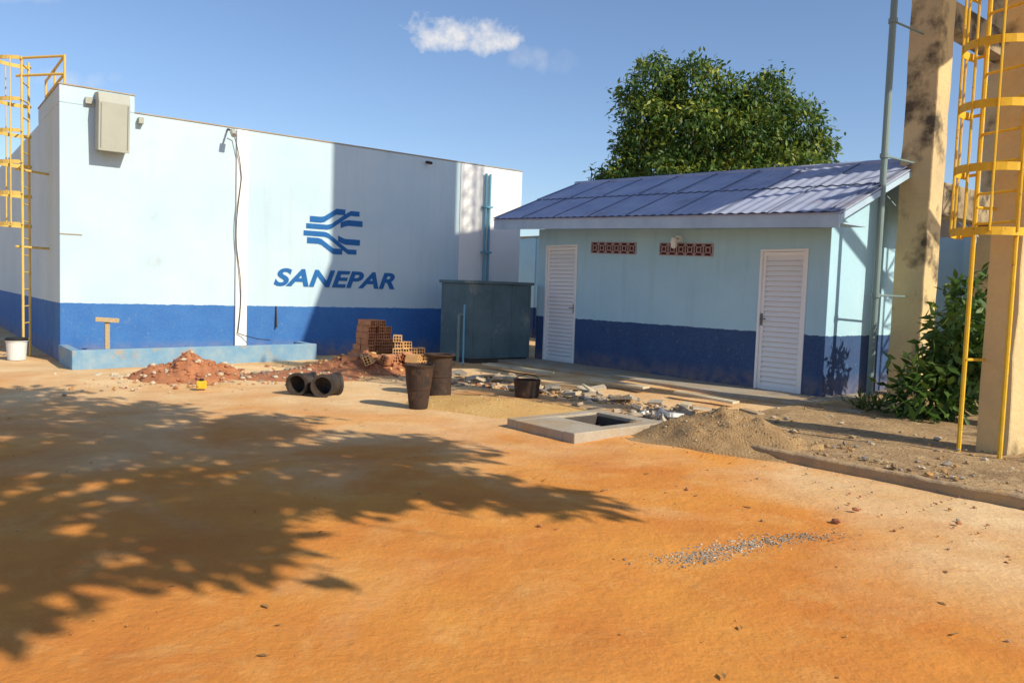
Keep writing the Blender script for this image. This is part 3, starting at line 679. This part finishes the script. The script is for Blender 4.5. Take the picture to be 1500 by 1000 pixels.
Tr=empty("mango_tree")
tb=[(4.35,26,8.15,0.75,1.0,0.85),(5.7,25.8,8.0,0.85,1.2,0.85),(6.75,26,7.7,0.6,0.9,0.7),(7.9,26.2,7.75,0.85,1.1,0.85),(8.9,26,7.0,0.85,1.1,0.85),(9.4,26,5.9,0.75,1.1,0.8),
    (4.0,25.8,7.1,0.75,1.1,0.65),(3.8,25.8,6.2,0.65,1.0,0.5),(3.35,26,5.3,0.7,1.1,0.5),(5.4,24.9,6.6,0.95,1.0,0.75),(7.2,24.9,6.5,1.0,1.0,0.8),(8.4,25,5.4,1.0,1.1,0.7),(4.8,25,5.3,1.1,1.1,0.6),(6.6,25,5.2,1.2,1.1,0.6),
    (6.3,26.8,6.6,2.2,1.6,1.3),(9.7,26,4.9,0.7,1.0,0.6),(3.45,26,7.9,0.35,0.4,0.28),(4.3,26,9.0,0.25,0.3,0.2),(8.2,26,8.6,0.35,0.4,0.22),(5.2,26,8.95,0.3,0.3,0.2),(2.9,26,4.9,0.4,0.6,0.3),(9.9,26,6.6,0.3,0.5,0.25)]
leaves("crown",tb,44000,0.13,0.24,0.20,'leaf',Tr,clus=16,cr=0.16,shell=0.7,droop=0.4)
k=MB(); k.tube((6.1,26,0),(6.2,26,2.4),0.42,'bark',12,0.32); branches(k,(6.2,26,2.3),[b[:3] for b in tb[:16]],0.2); k.build("trunk_and_limbs",Tr)
St=empty("shade_tree")
sh=[(-3.9,6.2,1.6,5.4),(-5.7,8.0,1.5,5.2),(-2.7,6.6,1.0,4.8),(-4.6,4.6,1.6,5.6),(-1.5,6.3,0.65,4.5),(-0.7,5.75,0.36,4.3),(-0.2,5.42,0.28,4.2),(0.22,5.28,0.18,4.1),(-1.8,5.1,0.6,4.6),(-1.75,4.4,0.42,4.4),(-1.4,4.0,0.2,4.3),(-2.7,3.7,0.7,4.8),(-2.35,3.05,0.4,4.6),(-4.0,2.7,1.3,5.2),(-7.5,7.2,1.6,5.6),(-1.1,6.95,0.35,4.5),(-6.3,9.0,0.6,5.1),(-0.65,6.75,0.22,4.4),(-1.1,5.35,0.4,4.4),(-2.4,7.5,0.5,4.7),(-3.9,8.1,0.6,5.0)]
sb=[]
for sx,sy,r,z in sh: sb.append((sx+0.8*z/0.7,sy-0.6*z/0.7,z,r,r,r*0.40,r*r*0.95+0.13))
leaves("crown",sb,12500,0.17,0.28,0.24,'leafs',St,clus=12,cr=0.14,shell=0.1,droop=0.2)
k=MB(); hub=(2.69,-0.21,5.0)
k.tube((2.6,-3.0,0),(2.1,-2.3,3.0),0.28,'bark',12,0.2); k.tube((2.1,-2.3,3.0),hub,0.2,'bark',10,0.12)
branches(k,hub,[b[:3] for b in sb],0.055,tw=2); k.build("trunk_and_limbs",St)
Bs=empty("shrub")
bb=[(4.95,9.25,0.35,0.42,0.35,0.38),(5.30,9.4,0.80,0.35,0.32,0.42),(5.65,9.7,0.7,0.4,0.35,0.5),(5.75,9.9,1.1,0.32,0.28,0.38),(6.0,10.30,1.5,0.26,0.22,0.35)]
leaves("leaf_mass",bb,2600,0.12,0.24,0.17,'leafb',Bs,clus=7,cr=0.09,shell=0.3,droop=0.1)
k=MB()
for b_ in bb:
    for _ in range(3): k.tube((5.5+random.gauss(0,.08),9.7,0),(b_[0]+random.gauss(0,.15),b_[1],b_[2]+random.gauss(0,.2)),0.018,'bark',5,0.006)
k.build("stems",Bs)
k0=[(5.0,7.4),(5.25,7.9),(4.9,6.7),(5.6,8.5),(4.5,9.8)]
leaves("weeds",[(x,y,0.10,0.22,0.22,0.08) for x,y in k0],700,0.08,0.2,0.08,'leafg',None,clus=7,cr=0.05,shell=0,droop=-0.8)

# ------------------------------------------------------------------ world, sun, camera
w=bpy.data.worlds.new("World"); scene.world=w; w.use_nodes=True; nt=w.node_tree; N=nt.nodes; L=nt.links
bg=N["Background"]; sky=N.new("ShaderNodeTexSky"); sky.sky_type='NISHITA'; sky.sun_disc=False
Sx,Sy=0.80,-0.60; EL=math.radians(35)
sky.sun_elevation=EL; sky.sun_rotation=math.atan2(Sx,Sy)
sky.air_density=1.0; sky.dust_density=0.7; sky.ozone_density=2.0
tc=N.new("ShaderNodeTexCoord"); sp=N.new("ShaderNodeSeparateXYZ"); L.new(tc.outputs["Generated"],sp.inputs[0])
ratx=mt('DIVIDE',sp.outputs[0],sp.outputs[1]); ratz=mt('DIVIDE',sp.outputs[2],sp.outputs[1])
n_=N.new("ShaderNodeTexNoise"); n_.inputs["Scale"].default_value=26; n_.inputs["Detail"].default_value=8; n_.inputs["Roughness"].default_value=0.6; L.new(tc.outputs["Generated"],n_.inputs["Vector"])
tot=None
for x0,z0,a,b_,s_ in ((-0.088,0.318,0.068,0.024,1.0),(-0.055,0.308,0.05,0.018,1.0),(0.010,0.288,0.03,0.018,0.22),(0.05,0.285,0.02,0.015,0.12),(-0.63,0.345,0.06,0.012,0.2),(-0.56,0.245,0.05,0.014,0.3)):
    ex=mt('POWER',mt('ABSOLUTE',mt('DIVIDE',mt('SUBTRACT',ratx,x0),a),0),2.0); ez=mt('POWER',mt('ABSOLUTE',mt('DIVIDE',mt('SUBTRACT',ratz,z0),b_),0),2.0)
    d=mt('SUBTRACT',1.0,mt('ADD',ex,ez)); d=mt('ADD',d,mr(n_.outputs["Fac"],0.3,0.7,-1.0,1.0)); d=mt('MULTIPLY',mr(d,0.1,1.5),s_)
    tot=d if tot is None else mt('MAXIMUM',tot,d)
front=mr(sp.outputs[1],0.1,0.2); tot=mt('MULTIPLY',tot,front)
tint=N.new("ShaderNodeMix"); tint.data_type='RGBA'; tint.blend_type='MULTIPLY'; tint.inputs[0].default_value=1; L.new(sky.outputs[0],tint.inputs[6]); tint.inputs[7].default_value=(1.0,1.06,1.18,1)
col=mx(tot,tint.outputs[2],(7.0,6.8,6.6))
L.new(col,bg.inputs[0]); bg.inputs[1].default_value=0.13
sl=bpy.data.lights.new("sun","SUN"); sl.energy=5.0; sl.angle=math.radians(0.5); sl.color=(1.0,0.905,0.72)
so=bpy.data.objects.new("sun",sl); C.objects.link(so)
sv=Vector((Sx*math.cos(EL),Sy*math.cos(EL),math.sin(EL))); so.rotation_euler=sv.to_track_quat('Z','Y').to_euler(); so.location=sv*30

cam=bpy.data.cameras.new("camera"); cam.sensor_width=36; cam.lens=1150/1500*36; cam.clip_end=3000
co=bpy.data.objects.new("camera",cam); C.objects.link(co)
r=math.atan(0.034); p=math.atan(75/1150)
F_=Vector((0,math.cos(p),-math.sin(p))); D=Vector((0,-math.sin(p),-math.cos(p))); R=Vector((1,0,0))
X=R*math.cos(r)-D*math.sin(r); Y=-(R*math.sin(r)+D*math.cos(r)); Z=-F_
mm=Matrix.Identity(4)
for i,c_ in enumerate((X,Y,Z)):
    for j in range(3): mm[j][i]=c_[j]
mm[2][3]=1.4; co.matrix_world=mm
scene.camera=co
scene.view_settings.view_transform='Standard'; scene.view_settings.look='None'; scene.view_settings.exposure=0
